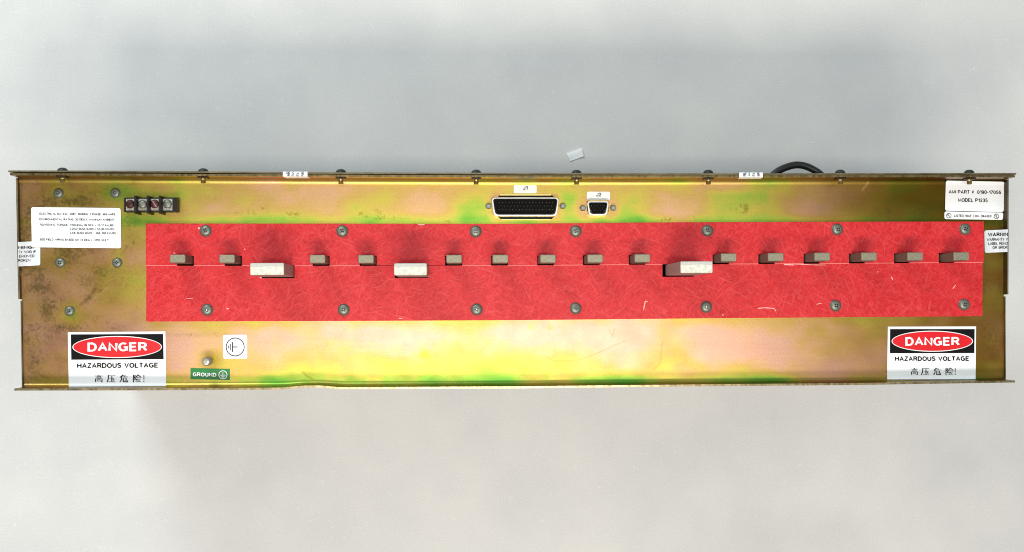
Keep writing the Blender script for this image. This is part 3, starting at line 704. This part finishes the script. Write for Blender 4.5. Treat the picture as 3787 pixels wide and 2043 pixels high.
# ------------------------------------------------------------------ lettering: a plain grotesque made of strokes
def arc(cx, cy, rx, ry, a0, a1, n=10):
    return [(cx+rx*math.cos(math.radians(a0+(a1-a0)*i/n)), cy+ry*math.sin(math.radians(a0+(a1-a0)*i/n))) for i in range(n+1)]
G = {
 'A': (.74, [[(0, 0), (.37, 1), (.74, 0)], [(.14, .34), (.60, .34)]]),
 'B': (.62, [[(0, 0), (0, 1), (.32, 1)]+arc(.34, .77, .24, .23, 90, -90)+[(0, .54)], [(.34, .54)]+arc(.36, .27, .27, .27, 90, -90)+[(0, 0)]]),
 'C': (.70, [arc(.37, .5, .37, .5, 48, 312, 16)]),
 'D': (.68, [[(0, 0), (0, 1), (.28, 1)]+arc(.28, .5, .40, .5, 90, -90, 14)+[(0, 0)]]),
 'E': (.58, [[(.58, 1), (0, 1), (0, 0), (.58, 0)], [(0, .52), (.52, .52)]]),
 'F': (.56, [[(.56, 1), (0, 1), (0, 0)], [(0, .5), (.48, .5)]]),
 'G': (.74, [arc(.37, .5, .37, .5, 48, 318, 16)+[(.70, .45), (.42, .45)], [(.70, .45), (.70, 0)]]),
 'H': (.66, [[(0, 0), (0, 1)], [(.66, 0), (.66, 1)], [(0, .53), (.66, .53)]]),
 'I': (.0, [[(0, 0), (0, 1)]]),
 'J': (.46, [[(.46, 1), (.46, .26)]+arc(.23, .25, .23, .25, 0, -180)]),
 'K': (.66, [[(0, 0), (0, 1)], [(.62, 1), (0, .38)], [(.2, .56), (.66, 0)]]),
 'L': (.52, [[(0, 1), (0, 0), (.52, 0)]]),
 'M': (.78, [[(0, 0), (0, 1), (.39, .12), (.78, 1), (.78, 0)]]),
 'N': (.66, [[(0, 0), (0, 1), (.66, 0), (.66, 1)]]),
 'O': (.76, [arc(.38, .5, .38, .5, 0, 360, 24)]),
 'P': (.60, [[(0, 0), (0, 1), (.33, 1)]+arc(.34, .72, .26, .28, 90, -90)+[(0, .44)]]),
 'Q': (.76, [arc(.38, .5, .38, .5, 0, 360, 24), [(.46, .24), (.76, -.04)]]),
 'R': (.64, [[(0, 0), (0, 1), (.35, 1)]+arc(.36, .75, .25, .25, 90, -90)+[(0, .5)], [(.36, .5), (.62, .1), (.64, 0)]]),
 'S': (.60, [arc(.31, .745, .28, .255, 25, 180, 9)+[(.06, .66), (.3, .53), (.54, .42)]+arc(.3, .27, .3, .27, 20, -165, 11)]),
 'T': (.62, [[(.31, 0), (.31, 1)], [(0, 1), (.62, 1)]]),
 'U': (.64, [[(0, 1), (0, .32)]+arc(.32, .32, .32, .32, 180, 360, 12)+[(.64, 1)]]),
 'V': (.70, [[(0, 1), (.35, 0), (.70, 1)]]),
 'W': (.98, [[(0, 1), (.25, 0), (.49, .95), (.73, 0), (.98, 1)]]),
 'X': (.66, [[(0, 0), (.64, 1)], [(0, 1), (.66, 0)]]),
 'Y': (.68, [[(0, 1), (.34, .44), (.68, 1)], [(.34, .44), (.34, 0)]]),
 'Z': (.60, [[(.02, 1), (.58, 1), (0, 0), (.60, 0)]]),
 'z': (.44, [[(.02, .7), (.42, .7), (0, 0), (.44, 0)]]),
 '0': (.52, [arc(.26, .5, .26, .5, 0, 360, 20)]),
 '1': (.30, [[(.02, .74), (.26, .98), (.28, .98), (.28, 0)]]),
 '2': (.52, [arc(.26, .74, .25, .26, 170, -30, 10)+[(.3, .3), (0, 0), (.52, 0)]]),
 '3': (.52, [arc(.25, .76, .23, .24, 160, -80, 10)+[(.22, .53)], [(.22, .53)]+arc(.25, .27, .27, .27, 85, -160, 12)]),
 '5': (.52, [[(.48, 1), (.1, 1), (.04, .5)]+arc(.26, .31, .26, .31, 120, -155, 12)]),
 '6': (.52, [arc(.27, .31, .25, .31, 0, 360, 18), [(.02, .33)]+arc(.3, .52, .28, .48, 175, 45, 9)]),
 '7': (.50, [[(0, 1), (.50, 1), (.2, .35), (.14, 0)]]),
 '8': (.52, [arc(.26, .76, .22, .24, 0, 360, 16), arc(.26, .27, .26, .27, 0, 360, 16)]),
 '9': (.52, [arc(.25, .69, .25, .31, 0, 360, 18), [(.5, .67)]+arc(.22, .48, .28, .48, 0, -135, 9)]),
 '-': (.30, [[(0, .38), (.30, .38)]]),
 '=': (.46, [[(0, .62), (.46, .62)], [(0, .36), (.46, .36)]]),
 '/': (.30, [[(0, 0), (.30, 1)]]),
 ':': (.0, [[(0, .0), (0, .10)], [(0, .56), (0, .66)]]),
 '.': (.0, [[(0, 0), (0, .10)]]),
 ',': (.04, [[(.04, .10), (.0, -.14)]]),
 '!': (.0, [[(0, 0), (0, .12)], [(0, .28), (0, 1)]]),
 '#': (.56, [[(.14, 0), (.24, 1)], [(.36, 0), (.46, 1)], [(.02, .32), (.52, .32)], [(.06, .68), (.56, .68)]]),
}
QN = [0]
def ribbon(bm, pts, wd, f, closed=False):
    """stroke as quads, each a few microns above the one before so that none share a plane"""
    k = len(pts); vv = []
    for i, p in enumerate(pts):
        a = pts[i-1] if i > 0 else (pts[-2] if closed else None); b_ = pts[i+1] if i < k-1 else (pts[1] if closed else None)
        d1 = Vector((p[0]-a[0], p[1]-a[1])).normalized() if a else None; d2 = Vector((b_[0]-p[0], b_[1]-p[1])).normalized() if b_ else None
        if d1 is None: d1 = d2
        if d2 is None: d2 = d1
        n1 = Vector((-d1.y, d1.x)); n2 = Vector((-d2.y, d2.x)); m_ = n1+n2
        if m_.length < .2: m_ = n1
        m_.normalize(); s_ = min(1/max(m_.dot(n1), .3), 1.6)*wd/2
        vv.append(((p[0]+m_.x*s_, p[1]+m_.y*s_), (p[0]-m_.x*s_, p[1]-m_.y*s_)))
    for (a, b_), (c, d) in zip(vv, vv[1:]):
        QN[0] += 1; dz = Vector((0, 0, 5e-6*(QN[0] % 30)))
        bm.faces.new([bm.verts.new(Vector(f(*q))+dz) for q in (a, b_, d, c)])
def layout(text, wt):
    x = 0; out = []
    for ch in text:
        if ch == ' ': x += .50; continue
        if ch == '\t': x += .9; continue
        w_, st = G[ch]; out.append((x, w_, st));  x += w_+.075+wt
    return out, x-.075-wt
def flat0(x, y): return 0.0
def text_into(bm, text, u0, u1, vb0, vb1, cap, weight, zf, lift, vertical=False):
    cap *= 1.06 if cap < 16 else 1.04
    """text between columns u0..u1 on a baseline running vb0 -> vb1; stroke weight as a share of cap height"""
    gl, tot = layout(text, weight); sx = (u1-u0)/(tot+weight); wd = weight
    def f(x, y, ox):
        X = (ox+x+weight/2)*sx; fr = X/(u1-u0) if u1 != u0 else 0
        v = vb0+(vb1-vb0)*fr-(y*(1-weight)+weight/2)*cap
        if vertical: return Psurf(vertical[0]-(vertical[1]-v)*-1, vertical[2]-X, zf, lift)
        return Psurf(u0+X, v, zf, lift)
    for ox, w_, st in gl:
        for s_ in st:
            cl = len(s_) > 3 and abs(s_[0][0]-s_[-1][0])+abs(s_[0][1]-s_[-1][1]) < 1e-6
            ribbon(bm, s_, wd*(.5 if st is G['#'][1] else 1), lambda x, y: f(x, y, ox), cl)
def up_faces(bm):
    for f_ in bm.faces:
        f_.normal_update()
        if f_.normal.z < 0: f_.normal_flip()
def finish(name, bm, m, parent):
    up_faces(bm); me = bpy.data.meshes.new(name); bm.to_mesh(me); bm.free(); me.materials.append(m)
    return link(name, me, parent, at=(0, 0, 0))
def lettering(parent, lines, m, zf=flat0, lift=.0006, name='lettering'):
    for ln in lines:
        bm = bmesh.new(); ln = ln[:6]+((.24 if ln[0] == 'DANGER' else ln[6]*(1.05 if len(ln[0]) == 2 else 1.42 if ln[0][0] == 'H' else 1.2)),); text_into(bm, *ln, zf, lift); finish(name, bm, m, parent)
def sheet(name, corners, m, parent=unit, zf=flat0, lift=.0003, rad=0, nu=16, nv=16, round_=(1, 1, 1, 1), label=None):
    """label film following the surface; corners TL TR BR BL in picture units, rounded corners of radius rad"""
    TL, TR, BR, BL = [Vector(c) for c in corners]; Wd = (TR-TL).length; Hd = (BL-TL).length
    xs = set(np.linspace(0, 1, nu+1).tolist())
    if rad:
        for k in range(6):
            q = rad*(1-math.cos(math.pi/2*k/5))/Wd; xs |= {q, 1-q}
    xs = sorted(xs); bm = bmesh.new(); grid = []
    for x in xs:
        def inset(rt):
            d = min(x*Wd if rt[0] else 1e9, (1-x)*Wd if rt[1] else 1e9)
            return 0 if d >= rad or not rad else (rad-math.sqrt(max(rad*rad-(rad-d)**2, 0)))/Hd
        t0 = inset((round_[0], round_[1])); b0 = inset((round_[3], round_[2])); col = []
        for j in range(nv+1):
            y = t0+(1-b0-t0)*j/nv; q = TL.lerp(TR, x).lerp(BL.lerp(BR, x), y); col.append(bm.verts.new(Psurf(q.x, q.y, zf, lift)))
        grid.append(col)
    for A1, B1 in zip(grid, grid[1:]):
        for j in range(nv): bm.faces.new((A1[j], A1[j+1], B1[j+1], B1[j]))
    o = finish(name, bm, m, parent)
    if label: o['label'] = label
    return o
def ellipse(name, cx, cy, rx, ry, m, parent, lift, zf=flat0, tilt=0, n=72):
    bm = bmesh.new(); bm.faces.new([bm.verts.new(Psurf(cx+rx*math.cos(a), cy+ry*math.sin(a)+tilt*math.cos(a)*rx, zf, lift)) for a in [2*math.pi*i/n for i in range(n)]])
    return finish(name, bm, m, parent)

# film rides up the lower bend / the side walls
def z_bottom(x, y):
    # height of the sheet near the lower bend at this place
    u = W/2+x*4480+ (FOOT[0]-W/2); yb = P(u, Yb(u)).y; d = y-yb
    if d >= RF: return 0.0
    if d <= .0003: return RF*.75
    return RF-math.sqrt(max(RF*RF-(RF-d)**2, 0))
xl = P(77, 940).x; xr = P(3710.5, 890).x
def ramp(d, top, reach=.008):
    # film peels off the face just before the wall and rides up it
    if d > reach: return 0.0
    if d < 0: return top
    f = 1-d/reach; return top*f**1.6
def z_left(x, y): return ramp(x-xl, ZUL+.0004)
def z_right(x, y): return ramp(xr-x, ZUR+.0004)

lab = sheet('rating_label', [(114.8, 766.7), (446, 770), (448.6, 919), (118, 915)], M_paper, rad=8, lift=.0009, label='white electrical rating label')
lettering(lab, [('ELECTRICAL RATING:', 145.8, 250.5, 795.2, 796.2, 7.8, .15), ('208V, 50/60Hz, 3 PHASE, 500 AMPS', 258, 426, 796.4, 798, 7.8, .19),
  ('ENVIRONMENTAL RATING: 30 DEG C MAXIMUM AMBIENT', 145.8, 423.5, 815.8, 817.4, 7.8, .17),
  ('TIGHTENING TORQUE:', 145.8, 252.5, 835.8, 836.6, 7.8, .15), ('TERMINAL BLOCK = 12-17 IN/LBS', 258.5, 420, 837, 838.4, 7.8, .17),
  ('LOAD BUSS BARS = 53-80 IN/LBS', 260, 421, 851, 852.4, 7.8, .17), ('LINE BUSS BARS = 266-390 IN/LBS', 260, 428, 866, 867.6, 7.8, .17),
  ('SIZE FIELD WIRING BASED ON 75 DEG C WIRE ONLY', 146, 402, 890.4, 892.6, 7.8, .16)], M_inkgrey, lift=.0012)
lab = sheet('warranty_label', [(66, 896), (149, 892), (149, 982), (68, 986)], M_papercool, zf=z_left, rad=7, round_=(0, 1, 1, 0), nu=40, label='white warning label wrapped over the left wall')
lettering(lab, [('NING!', 67, 124.5, 922.3, 921, 11, .22), ('TY VOID IF', 67, 133, 938, 936.5, 9.5, .15), ('EMOVED', 70.5, 127.5, 953.6, 952, 9.5, .15), ('ROKEN', 67, 112, 969.4, 968, 9.5, .15)], M_inkgrey, z_left)
lab = sheet('warranty_label', [(3640, 853), (3727.5, 849), (3726, 932.5), (3642, 936)], M_papercool, zf=z_right, rad=7, round_=(1, 0, 0, 1), nu=40, label='white warning label wrapped over the right wall')
lettering(lab, [('WARNIN', 3654, 3727.5, 876, 874.5, 14, .22), ('WARRANTY V', 3649.5, 3727, 892.6, 891, 10.5, .15), ('LABEL REMO', 3655, 3727, 907.3, 906, 10.5, .15), ('OR BROK', 3670.5, 3727, 922, 920.6, 10.5, .15)], M_inkgrey, z_right)
lab = sheet('part_number_label', [(3498, 668.5), (3715, 673), (3711.8, 785.4), (3495, 780)], M_paper, rad=8, lift=.0009, zf=lambda x, y: max(0, (y-P(3600, 684).y)*.45), label='white part number label')
lettering(lab, [('AMI PART #', 3508.5, 3602.5, 717, 718.2, 13, .16), ('0190-17056', 3614, 3702, 718.2, 719.4, 13, .16), ('MODEL P1235', 3543.7, 3652.5, 747.5, 748.8, 13, .16)], M_ink, lift=.0012)
lab = sheet('listing_label', [(3493, 782.5), (3710.5, 787), (3709, 814), (3492.5, 811)], M_paper, rad=7, lift=.0006, label='narrow white safety listing label')
lettering(lab, [('LISTED 19AF COM. DIMMER', 3528.6, 3667, 803.4, 805.4, 9, .16), (',', 3672.5, 3674, 806, 806, 8, .2)], M_ink, lift=.0009)
for (u, v) in ((3509, 798.4), (3685, 800.8)):
    bm = bmesh.new(); ribbon(bm, [(u+8.6*math.cos(a), v+8.6*math.sin(a)) for a in [2*math.pi*i/24 for i in range(25)]], 1.7, lambda x, y: Psurf(x, y, flat0, .0009), True)
    text_into(bm, 'U', u-5.2, u+.4, v+.6, v+.6, 7.5, .22, flat0, .0009); text_into(bm, 'L', u+.2, u+5, v+5.2, v+5.2, 7.5, .22, flat0, .0009)
    finish('listing_mark', bm, M_ink, lab)

def danger(c, blk, ec, er, dg, hz, cj, lbl):
    lab = sheet('danger_label', c, M_paper, zf=z_bottom, nu=20, nv=60, label=lbl)
    sheet('black_panel', blk, M_ink, lab, lift=.0005, nu=4, nv=4)
    ellipse('oval_border', ec[0], ec[1], er[0], er[1], M_dwhite, lab, .0007, tilt=ec[2])
    ellipse('red_oval', ec[0], ec[1], er[0]-3.4, er[1]-3.4, M_dred, lab, .0009, tilt=ec[2])
    lettering(lab, [('DANGER', *dg, .20)], M_dwhite, lift=.0011)
    lettering(lab, [('HAZARDOUS VOLTAGE', *hz, .165)], M_ink)
    cells, v0, v1, ex = cj
    for ch, (a, b_) in zip('\u9ad8\u538b\u5371\u9669', cells):
        bm = bmesh.new(); fw = lambda x, y: Psurf(a+(b_-a)*x, v1-(v1-v0)*y, z_bottom, .0006)
        for s_ in HAN[ch]: ribbon(bm, s_[1:], s_[0], fw)
        finish('lettering', bm, M_ink, lab)
    bm = bmesh.new(); ribbon(bm, [(ex, v0), (ex, v1-9)], 2.6, lambda x, y: Psurf(x, y, z_bottom, .0006)); ribbon(bm, [(ex, v1-4.2), (ex, v1-.4)], 3.6, lambda x, y: Psurf(x, y, z_bottom, .0006))
    finish('lettering', bm, M_ink, lab)
h1, h2 = .055, .115
HAN = {
 '\u9ad8': [(h2, (.48, 1.02), (.54, .90)), (h1, (.0, .86), (1, .86)), (h1, (.26, .76), (.26, .58)), (h1, (.26, .76), (.74, .76), (.74, .58)), (h1, (.26, .60), (.74, .60)),
            (h2, (.1, .0), (.1, .48)), (h1, (.1, .48), (.92, .48)), (h2, (.9, .48), (.9, .06), (.78, .04)), (h1, (.32, .34), (.32, .10)), (h1, (.32, .34), (.68, .34), (.68, .12)), (h1, (.32, .14), (.68, .14))],
 '\u538b': [(h1, (.14, .96), (1, .96)), (h2, (.17, .96), (.16, .45), (.0, -.02)), (h2, (.58, .82), (.58, .08)), (h1, (.32, .54), (.9, .54)), (h1, (.2, .06), (1, .06)), (h2, (.74, .40), (.86, .22))],
 '\u5371': [(h2, (.38, 1.04), (.2, .80), (.02, .68)), (h1, (.36, .92), (.7, .92), (.56, .76)), (h1, (.16, .74), (1, .74)), (h2, (.2, .74), (.2, .34), (.0, .0)),
            (h2, (.42, .58), (.42, .04), (.94, .04), (.94, .22)), (h1, (.42, .58), (.78, .58)), (h2, (.78, .58), (.78, .26), (.62, .26))],
 '\u9669': [(h2, (.08, .98), (.08, -.04)), (h1, (.08, .96), (.32, .96)), (h2, (.32, .96), (.2, .66), (.34, .46), (.2, .30)), (h2, (.64, 1.04), (.36, .62)), (h2, (.64, 1.04), (1.04, .64)),
            (h1, (.5, .62), (.84, .62)), (h2, (.44, .42), (.52, .2)), (h2, (.60, .46), (.68, .24)), (h1, (.92, .5), (.74, .12)), (h1, (.32, .06), (1, .08))],
}
danger([(250.7, 1229.4), (611.7, 1226.4), (614.7, 1428.4), (254.4, 1430.6)], [(261.9, 1237.6), (603, 1236), (605, 1329), (263.7, 1331)],
       (433.2, 1284, -.003), (165.5, 40.8), (323.6, 544.3, 1302, 1300.8, 34), (285, 585.5, 1363, 1361, 18.8),
       ([(350.5, 380), (395.5, 426.5), (443, 473), (491, 521)], 1387.6, 1413.4, 532), 'danger label in the lower left corner')
danger([(3283.4, 1208.8), (3610, 1208), (3608, 1403.3), (3280.4, 1404)], [(3292, 1218), (3604.4, 1218), (3603.3, 1306.4), (3291.3, 1307)],
       (3448, 1262.7, 0), (150.6, 38.9), (3347.8, 3548.3, 1280.6, 1280.2, 33), (3310, 3584.6, 1336.7, 1336, 17.6),
       ([(3368.5, 3395), (3407.5, 3437), (3452.5, 3480), (3496, 3524.5)], 1362.5, 1386.5, 3532.5), 'danger label in the lower right corner')

def zg(x, y): return max(0.0, z_bottom(x, y))
lab = sheet('ground_label', [(704.8, 1362), (850, 1365), (850, 1406), (704, 1403)], M_green, label='green ground label')
lettering(lab, [('GROUND', 713, 800.5, 1393, 1395, 15, .22)], M_dwhite)
bm = bmesh.new(); u, v = 824.5, 1387; g_ = lambda x, y: Psurf(x, y, flat0, .0006)
ribbon(bm, [(u+15*math.cos(a), v+15*math.sin(a)) for a in [2*math.pi*i/32 for i in range(33)]], 2.6, g_, True)
for q in ([(u, v-10), (u, v)], [(u-10, v+1), (u+10, v+1)], [(u-6.5, v+5), (u+6.5, v+5)], [(u-3.2, v+9), (u+3.2, v+9)]): ribbon(bm, q, 2.2, g_)
finish('earth_symbol', bm, M_dwhite, lab)
lab = sheet('earth_label', [(824.5, 1239), (914, 1238.5), (914.6, 1328), (824.8, 1327.6)], M_paper, rad=7, label='white square earth symbol label')
bm = bmesh.new(); u, v = 869.7, 1284
ribbon(bm, [(u+33.2*math.cos(a), v+33.2*math.sin(a)) for a in [2*math.pi*i/48 for i in range(49)]], 2.8, g_, True)
for q in ([(860, 1266), (860, 1302.5)], [(860, 1284), (878.5, 1284)], [(853.3, 1272.5), (853.3, 1296)], [(846, 1279), (846, 1289.3)]): ribbon(bm, q, 3.2, g_)
finish('earth_symbol', bm, M_ink, lab)
for txt, c, tu0, tu1, vb in (('J1', [(1899.8, 684.8), (1985, 685), (1985, 715.7), (1899.8, 715.5)], 1933.5, 1951.5, 703), ('J2', [(2170.5, 709.4), (2256, 709.6), (2256.3, 740.3), (2170.3, 740)], 2204.5, 2223.5, 727.8)):
    lab = sheet('connector_tag', c, M_paper, rad=6, label='white %s tag' % txt); lettering(lab, [(txt, tu0, tu1, vb, vb, 13.5, .17)], M_ink)

# warning labels folded over the top edge
for (a, b_, cols) in ((1046, 1137, ['AR', 'RA', 'EL', 'RB']), (2734, 2821, ['RN', 'AN', 'EL', 'BR'])):
    y0 = P((a+b_)/2, Yt((a+b_)/2)).y; zt_ = RH+.0006
    prof = [(y0-.0003, .009), (y0-.0003, RH-.002), (y0-.0001, zt_-.0004), (y0+.0003, zt_), (y0+TH+gap+T2, zt_), (y0+TH+gap+T2+.0004, zt_-.0006), (y0+TH+gap+T2+.0004, .006)]
    xa, xb = P(a, 645, zt_).x, P(b_, 645, zt_).x; bm = bmesh.new(); n_ = 14; g2 = []
    for i in range(n_+1):
        x = xa+(xb-xa)*i/n_; sh = .0012
        g2.append([bm.verts.new((x+(sh*(1-(z_-.009)/.012) if y_ < y0 else 0), y_, z_)) for y_, z_ in prof])
    for A1, B1 in zip(g2, g2[1:]):
        for j in range(len(prof)-1): bm.faces.new((A1[j], A1[j+1], B1[j+1], B1[j]))
    me = bpy.data.meshes.new('folded_label'); bm.to_mesh(me); bm.free(); me.materials.append(M_paper)
    lab = link('folded_label', me, unit, at=(0, 0, 0), label='warning label folded over the top edge')
    for i, tx in enumerate(cols):
        uu0 = a+(b_-a)*(.16+.20*i); cap_ = 12 if i == 0 else 8.5; bm = bmesh.new(); gl_, tot = layout(tx, .2)
        for ox, w_, st in gl_:
            for s_ in st:
                cl = len(s_) > 3 and abs(s_[0][0]-s_[-1][0])+abs(s_[0][1]-s_[-1][1]) < 1e-6
                # rotated a quarter turn: reads up the page
                def f(x, y, ox=ox):
                    q = P(uu0+cap_-0+ (y-1)*0 - cap_*y*0 - cap_*(y), 652-(ox+x)*11/tot*1.4, zt_); return (q.x, q.y, zt_+.0003)
                ribbon(bm, s_, .2 if i == 0 else .16, f, cl)
        for vtx in bm.verts: vtx.co.y = min(vtx.co.y, y0+TH+gap+T2+.0003)
        finish('lettering', bm, M_ink, lab)

for o in S.objects:
    if '_w' in o.keys(): del o['_w']
